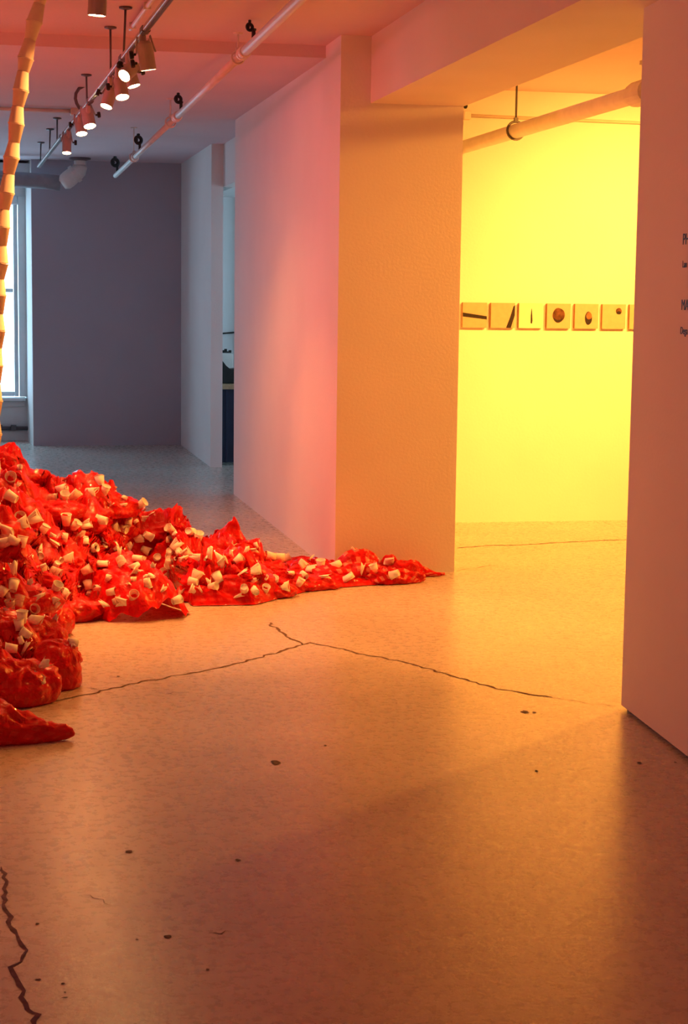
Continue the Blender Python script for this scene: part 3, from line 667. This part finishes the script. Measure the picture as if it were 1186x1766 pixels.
lamp(None, (155,218), Yt(152), (.16, -.42, -1), 10.5, 34, 'spot lamp past the track joint with one black knob on its right', 1, 1, GL*1.0, True, 76)
lamp(None, (141,231), Yt(137), (.10, -.38, -1), 9.5, 31, 'spot lamp close behind another, black knob on its left', 1, -1, GL*.5, True, 120)
lamp(None, (115,264), Yt(118), (-.03, -.28, -1), 7.5, 33, 'farthest and smallest spot lamp on the track, hanging straight', 1, 1, GL*.35, True, 120)

# conduits and cable by the track
cn = empty('ceiling_conduit', (0.85, 8.0, HN-.02)); tag(cn, 'thin conduit on the ceiling running beside the lighting track', 'conduit')
a = onz(262, 0, HN-.02); b_ = onz(225, 50, HN-.02)
put(tube('pipe', [a+(a-b_)*2.5, a, b_], .012, M['pipe'], seg=10), cn)
bm = bmesh.new()
for f in (.2, .9): p = a+(b_-a)*f; add_box(bm, (p[0]-.018, p[1]-.008, HN-.034), (p[0]+.018, p[1]+.008, HN))
put(obj('pipe_clip', bm, M['pipe']), cn)
cx = empty('ceiling_conduit', (0.3, 13.7, HF-.03)); tag(cx, 'thin pipe crossing the ceiling at left, meeting the track', 'conduit')
c0, c1 = onz(0, 187, HF-.02), onz(133, 192, HF-.02)
put(tube('pipe', [c0+(c0-c1)*4, c0, c1], .016, M['pipe'], seg=10), cx)
bm = bmesh.new(); add_box(bm, (c1[0]-.05, c1[1]-.04, HF-.05), (c1[0]+.04, c1[1]+.04, HF)); put(obj('junction_box', bm, M['pipe'], bevel=.004), cx)
Yc_ = 12.2
cab = tube('power_cable', [ony(x, y, Yc_) for x, y in [(176,146), (165,145.5), (155,146), (145,148), (136,153), (131,161), (130,170), (132,178), (136,185), (140,190)]], .011, M['dark_metal'], seg=8)
tag(cab, 'dark cable arching over into the lighting track', 'cable')

# ------------------------------------------------------------------ sprinkler pipe
s0, s1 = ony(515, 0, 8.3), ony(199, 303, 16.4)
SD = (s1-s0)/(s1[1]-s0[1])
def sp_px(x):
    lo, hi = 4.0, 17.0
    for _ in range(50):
        m_ = (lo+hi)/2; P = s0+SD*(m_-s0[1])-O; xx = 593+FPX*(P@RT)/(P@FW)
        if xx > x: lo = m_
        else: hi = m_
    return m_
def SP(Y): return s0+SD*(Y-s0[1])
spk = empty('sprinkler_pipe', tuple(SP(11.0))); tag(spk, 'pale sprinkler pipe hung below the ceiling with black heads along it', 'sprinkler pipe')
yA, yB = sp_px(420), sp_px(305)
put(tube('pipe', [SP(4.5), SP(yA)], .027, M['pipe'], seg=14), spk)
put(tube('pipe', [SP(yA), SP(yB)], .0235, M['pipe'], seg=14), spk)
put(tube('pipe', [SP(yB), SP(16.4)], .021, M['pipe'], seg=14), spk)
for Y, r in ((yA, .036), (yB, .034), (sp_px(232), .030)):
    bm = bmesh.new(); dv = Vector(SD).normalized(); add_lathe(bm, [(0, -.055), (r*.86, -.055), (r, -.045), (r, -.02), (r*.9, -.015), (r*.9, .015), (r, .02), (r, .045), (r*.86, .055), (0, .055)], SP(Y), dv, 16); put(obj('pipe_coupling', bm, M['pipe'], smooth=False), spk)
for (x, y) in ((426,55), (304,182), (237,252), (196,297)):
    Y = min(sp_px({426: 437, 304: 312, 237: 241, 196: 202}[x]), 16.36); c = SP(Y); bm = bmesh.new(); q = Vector(c)
    top_ = Vector(ony(x, y, Y))
    add_lathe(bm, [(0, 0), (.011, 0), (.011, .05), (.015, .052), (.015, .062), (0, .062)], q+Vector((0, 0, .015)), (0, 0, 1), 10)
    put(obj('sprinkler_stem', bm, M['black']), spk)
    bm = bmesh.new(); rr = 7.5*Y/FPX*(1.0 if x > 300 else 1.05); cc = Vector((q.x+(top_.x-q.x)*.6, q.y, q.z+.060+rr))
    add_torus(bm, cc, (.35, -1, .1), rr*.68, rr*.40, 18, 8); add_lathe(bm, [(0, -.006), (rr*.35, -.006), (rr*.35, .012), (0, .016)], cc+Vector((0, 0, rr)), (0, 0, 1), 12); add_lathe(bm, [(0, -.01), (rr*.3, -.01), (rr*.3, .01), (0, .01)], cc-Vector((rr*.4, 0, 0)), (.35, -1, .1), 10)
    put(obj('sprinkler_head', bm, M['black'], smooth=True), spk)
for (xt, yt, xb) in ((415,5,410), (296,160,294), (232,232,231)):
    Y = sp_px(xb); c = SP(Y); T = np.array([c[0], c[1], ceil_z(Y)])
    put(tube('hanger_rod', [T, c+np.array([0, 0, .045])], .006, M['pipe'], seg=8), spk)
    bm = bmesh.new(); add_torus(bm, c+np.array([0, 0, .004]), SD, .036, .006, 18, 6); add_box(bm, tuple(c+np.array([-.012, -.012, .036])), tuple(c+np.array([.012, .012, .058]))); put(obj('hanger_ring', bm, M['pipe'], smooth=False), spk)
    bm = bmesh.new(); add_lathe(bm, [(0, 0), (.03, 0), (.026, -.010), (0, -.010)], T, (0, 0, 1), 12); put(obj('ceiling_plate', bm, M['pipe']), spk)

# ------------------------------------------------------------------ thick pipe by the window bay
HY = 18.45
hpz = [ony(x, y, HY) for x, y in ((-60,300), (20,309), (80,313), (104,316))]
dp = empty('drain_pipe', tuple(hpz[-1])); tag(dp, 'thick wrapped pipe across the window bay, turning up into the ceiling', 'pipe')
put(tube('horizontal_pipe', hpz, .078, M['grey_pipe'], seg=18), dp)
e0 = Vector(ony(112, 314, HY-.05)); e1 = Vector(ony(133, 297, HY-.05)); dv = (e1-e0).normalized()
bm = bmesh.new(); add_tube(bm, [e0-dv*.04, e0, e0+dv*.05, e1-dv*.02, e1+dv*.02, e1+Vector((.03, .0, .06)), Vector(ony(138, 285, HY-.05))], [.055, .085, .09, .085, .080, .075, .062], 18); put(obj('pipe_elbow', bm, M['white_metal'], smooth=True), dp)
bm = bmesh.new(); add_lathe(bm, [(.07, -.018), (.098, -.018), (.098, .018), (.07, .018)], e1-dv*.03, dv, 18); put(obj('pipe_collar', bm, M['pipe']), dp)
u0 = Vector(ony(138, 287, HY-.05)); u1 = Vector((u0.x, u0.y, HF)); put(tube('riser_pipe', [u0, u1], .060, M['pipe'], seg=16), dp)
bm = bmesh.new(); add_lathe(bm, [(0, 0), (.11, 0), (.11, -.016), (.06, -.03), (0, -.03)], u1, (0, 0, 1), 18); put(obj('ceiling_flange', bm, M['dark_metal']), dp)

# ------------------------------------------------------------------ the lit room: pipe, conduit, pictures
pw = ony(801, 253, 12.07); PX, PZ = float(pw[0]), float(pw[2])
pp = empty('ceiling_pipe', (PX, 10.0, PZ)); tag(pp, 'thick pipe under the ceiling of the yellow lit room, held by a ring hanger', 'pipe')
put(tube('pipe', [(PX, 12.08, PZ), (PX, 4.2, PZ)], .046, M['pipe'], seg=18), pp)
def on_pipe(px):
    lo, hi = 5.0, 12.0
    for _ in range(50):
        m_ = (lo+hi)/2; P = np.array([PX, m_, PZ])-O; xx = 593+FPX*(P@RT)/(P@FW)
        if xx > px: lo = m_
        else: hi = m_
    return m_
yh, yk = on_pipe(889), on_pipe(1100)
bm = bmesh.new(); add_lathe(bm, [(.046, -.16), (.062, -.15), (.066, -.10), (.066, .02), (.060, .06), (.046, .07)], (PX, yk, PZ), (0, 1, 0), 18); put(obj('pipe_coupling', bm, M['pipe']), pp)
bm = bmesh.new(); add_lathe(bm, [(0, 0), (.02, 0), (.02, .10), (.035, .105), (.035, .125), (0, .13)], (PX, yk-.10, PZ+.03), (0, 0, 1), 12); put(obj('valve_stem', bm, M['pipe']), pp)
bm = bmesh.new(); add_torus(bm, (PX, yh, PZ+.004), (0, 1, 0), .056, .008, 22, 6); add_box(bm, (PX-.012, yh-.012, PZ+.058), (PX+.012, yh+.012, PZ+.085)); put(obj('hanger_ring', bm, M['dark_metal']), pp)
put(tube('hanger_rod', [(PX, yh, HN), (PX, yh, PZ+.075)], .007, M['dark_metal'], seg=8), pp)
M['conduit'] = mat('painted_conduit', (0.68, 0.60, 0.52), 0.8, 0.1, 0.05, 8)
wc = empty('wall_conduit', (3.4, 12.05, 2.85)); tag(wc, 'thin conduit running level along the yellow wall above the thick pipe', 'conduit')
w0, w1 = ony(806, 199, 12.055), ony(1108, 212, 12.055); put(tube('pipe', [w0, w1+(w1-w0)*1.2], .011, M['conduit'], seg=10), wc)
bm = bmesh.new(); add_box(bm, (w0[0]-.03, 12.03, w0[2]-.03), (w0[0]+.02, 12.08, w0[2]+.03)); put(obj('end_fitting', bm, M['pipe'], bevel=.004), wc)
bq = ony(802.5, 182, 11.9); bm = bmesh.new(); add_lathe(bm, [(0, -.022), (.009, -.02), (.015, -.008), (.015, .008), (.009, .02), (0, .022)], bq, (0, 0, 1), 14)
add_tube(bm, [bq, (bq[0], bq[1], HN)], .004, 6)
tag(obj('ceiling_sprinkler', bm, M['black'], smooth=True), 'tiny black sprinkler head beside the edge of the orange wall', 'sprinkler')

AY = 12.08; AZ0, AZ1 = float(ony(920, 566, AY-.03)[2]), float(ony(920, 523, AY-.03)[2])
ztop = lambda: AZ1
picture_words = ['small square picture of a dark level bar, first from the orange wall', 'small square picture of a slanting dark bar', 'pale square picture of one thin upright spindle', 'small square picture of a round brown stone', 'small square picture of a two-tone upright oval', 'small square picture of a small dark ball near its top', 'small square picture mostly hidden behind the right wall']
x0s = [float(ony(x, 545, AY-.03)[0]) for x in (797.5, 846, 894.5, 942.7, 990.7, 1038, 1085)]
SZ = AZ1-AZ0
def poly(name, pts, m, parent, ox, d_=.0008):
    bm = bmesh.new(); a = [bm.verts.new((ox+u*SZ, AY-.034-d_, AZ0+v*SZ)) for u, v in pts]; b = [bm.verts.new((ox+u*SZ, AY-.034, AZ0+v*SZ)) for u, v in pts]
    n = len(pts); bm.faces.new(a)
    for i in range(n): bm.faces.new((a[i], b[i], b[(i+1) % n], a[(i+1) % n]))
    return put(obj(name, bm, m), face)
def ell(cx_, cy_, rx, ry, wob=0, n=22, seed=0):
    rr = random.Random(seed); return [(cx_+rx*math.cos(t)*(1+wob*math.sin(2*t+seed)), cy_+ry*math.sin(t)*(1+wob*math.sin(3*t+seed))) for t in (2*PI*k/n for k in range(n))]
for i, ox in enumerate(x0s):
    r = empty('picture_panel', (ox+SZ/2, AY, AZ0)); tag(r, picture_words[i], 'picture', 'row of small square pictures on the yellow wall')
    put(box('panel_side', (ox, AY-.030, AZ0), (ox+SZ, AY, AZ1), M['canvas_edge'], bevel=.002), r)
    face = put(box('picture_face', (ox, AY-.034, AZ0), (ox+SZ, AY-.030, AZ1), M['pale_canvas' if i == 2 else 'canvas']), r)
    if i == 0: poly('painted_bar', [(.0, .44), (1.0, .33), (1.0, .46), (.0, .60)], M['umber'], r, ox)
    if i == 1: poly('painted_bar', [(.64, .0), (.84, .0), (1.0, .52), (1.0, .92), (.93, .86), (.80, .42)], M['umber'], r, ox)
    if i == 2: poly('painted_spindle', [(.49, .20), (.55, .18), (.57, .30), (.55, .55), (.53, .78), (.51, .78), (.49, .5)], M['umber'], r, ox)
    if i == 3: poly('painted_stone', ell(.49, .53, .25, .30, .05, 26, 1), M['stone_paint'], r, ox); poly('painted_shade', [(.26,.45), (.30,.33), (.40,.25), (.52,.24), (.62,.30), (.70,.42), (.58,.36), (.45,.33), (.35,.38)], M['umber'], r, ox, .0014)
    if i == 4:
        poly('painted_oval', ell(.58, .42, .15, .27, .03, 24, 2), M['umber'], r, ox); poly('painted_oval_top', ell(.60, .52, .12, .15, .04, 20, 3), M['ochre_paint'], r, ox, .0014)
    if i == 5:
        poly('painted_ball', ell(.70, .72, .13, .13, .04, 20, 4), M['stone_paint'], r, ox); poly('painted_shade', ell(.70, .655, .105, .065, .04, 18, 4), M['umber'], r, ox, .0014)
    if i == 6: poly('painted_mark', ell(.34, .20, .09, .06, .05, 16, 5), M['umber'], r, ox)

# ------------------------------------------------------------------ office glimpsed through the gap
struct(box('wall_office_back', (2.21, 17.9, 0), (5.4, 18.05, HN), M['wall']))
bm = bmesh.new(); add_box(bm, (5.4, 14.05, 0), (5.5, 18.05, .7)); add_box(bm, (5.4, 14.05, 2.5), (5.5, 18.05, HN)); add_box(bm, (5.4, 14.05, .7), (5.5, 14.6, 2.5)); add_box(bm, (5.4, 16.6, .7), (5.5, 18.05, 2.5)); struct(obj('wall_office_right', bm, M['wall']))
struct(box('ceiling_office', (2.30, 14.05, 2.61), (5.4, 17.9, 2.75), M['wall']))
struct(box('wall_office_near', (2.3, 13.9, 0), (5.5, 14.05, HN), M['wall']))
struct(box('window_2', (5.44, 14.6, .7), (5.446, 16.6, 2.5), M['glass']))
struct(box('trim_3', (2.62, 17.82, 0), (2.72, 17.9, HN), M['trim']))
dkY = 16.46; dz = float(ony(390, 663, dkY)[2]); dk = empty('desk', (2.6, 16.8, 0)); tag(dk, 'dark blue desk with pale worktop edge seen through the gap', 'desk')
put(box('desk_front', (2.215, dkY, .03), (3.3, dkY+.03, dz-.045), M['navy']), dk)
put(box('desk_side', (3.27, dkY+.03, 0), (3.3, 17.25, dz-.045), M['navy']), dk); put(box('desk_panel', (2.215, dkY+.03, 0), (2.24, 17.25, dz-.045), M['navy']), dk)
put(box('desk_rib', (2.262, dkY-.012, .03), (2.285, dkY, dz-.045), M['navy'], bevel=.002), dk)
put(box('desk_top', (2.212, dkY-.03, dz-.045), (3.32, 17.3, dz), M['wood'], bevel=.004), dk)
def opx(x, y, Y=16.7): return ony(x, y, Y)
bm = bmesh.new(); prof = [opx(372,612), opx(381,621), opx(388,630), opx(395,637), opx(410,634), opx(412,662), opx(372,662)]
f0 = [bm.verts.new((p[0], 16.62, max(p[2], dz+.002))) for p in prof]; f1 = [bm.verts.new((p[0], 16.80, max(p[2], dz+.002))) for p in prof]; n = len(prof)
bm.faces.new(f0); bm.faces.new(f1[::-1])
for i in range(n): bm.faces.new((f0[i], f0[(i+1) % n], f1[(i+1) % n], f1[i]))
tag(obj('desk_equipment', bm, M['black'], bevel=.004), 'black sloping piece of equipment on the desk in the gap', 'equipment')
bm = bmesh.new(); q0, q1 = opx(374,610,16.9), opx(401,609,16.9); add_box(bm, (q0[0], 16.86, dz+.002), (q1[0], 16.93, q0[2]))
tag(obj('paper_stack', bm, M['paper'], bevel=.004), 'white block of papers behind the black equipment on the desk', 'papers')
bm = bmesh.new(); q0 = opx(381,608,16.9); q1 = opx(396,608,16.9)
for k in range(5):
    x = q0[0]+(q1[0]-q0[0])*k/4; add_box(bm, (x-.012, 16.88, q0[2]-.003), (x+.014, 16.91, q0[2]+.012+.012*((k*7) % 3)))
tag(obj('desk_clutter', bm, M['black'], bevel=.002), 'small dark clutter lying on top of the white papers', 'clutter')
tag(tube('wall_cable', [opx(370,577,17.88), opx(385,575,17.88), opx(402,573.5,17.88), opx(430,573,17.88)], .008, M['black'], seg=8), 'thin dark cable across the office wall above the desk', 'cable')

# ------------------------------------------------------------------ lettering on the right wall
def wall_hit(px, py):
    d_ = ray(px, py); n3 = np.array([rn[0], rn[1], 0]); t_ = (np.array([*P0, 0])-O)@n3/(d_@n3); return O+d_*t_
dep = bpy.context.evaluated_depsgraph_get
def lettering(body, px, base, cap, label, wdt=1.0):
    cu = bpy.data.curves.new('lettering', 'FONT'); cu.body = body; cu.extrude = .0006
    o = bpy.data.objects.new('lettering_curve', cu); C.objects.link(o); bpy.context.view_layer.update()
    me = bpy.data.meshes.new_from_object(o.evaluated_get(dep())); C.objects.unlink(o); bpy.data.objects.remove(o)
    a = wall_hit(px, base); top_ = wall_hit(px, base-cap); hgt = top_[2]-a[2]
    zs_ = max(v.co.y for v in me.vertices if True); capu = .69
    s = hgt/capu; me.name = 'wall_lettering'; xd = Vector((rd[0], rd[1], 0)); nd = Vector((rn[0], rn[1], 0))
    if nd.x > 0: nd = -nd
    R = Matrix(((xd.x, 0, nd.x), (xd.y, 0, nd.y), (0, 1, 0))).to_4x4()
    me.transform(Matrix.Diagonal((s*wdt, s, 1, 1))); me.transform(R); me.transform(Matrix.Translation(Vector(a)+nd*.0012)); me.materials.clear()
    q = link('wall_lettering', me, M['vinyl']); tag(q, label, 'lettering', 'dark vinyl lettering on the right wall')
lettering('PH', 1177, 422, 19, 'topmost dark lettering on the right wall, large capitals')
lettering('Lan', 1176.5, 461.5, 12, 'small dark lettering on the right wall, second line down')
lettering('MA', 1174.5, 534.5, 18, 'large dark capitals on the right wall, third line down')
lettering('Dega', 1173, 576, 12.5, 'lowest small dark lettering on the right wall')
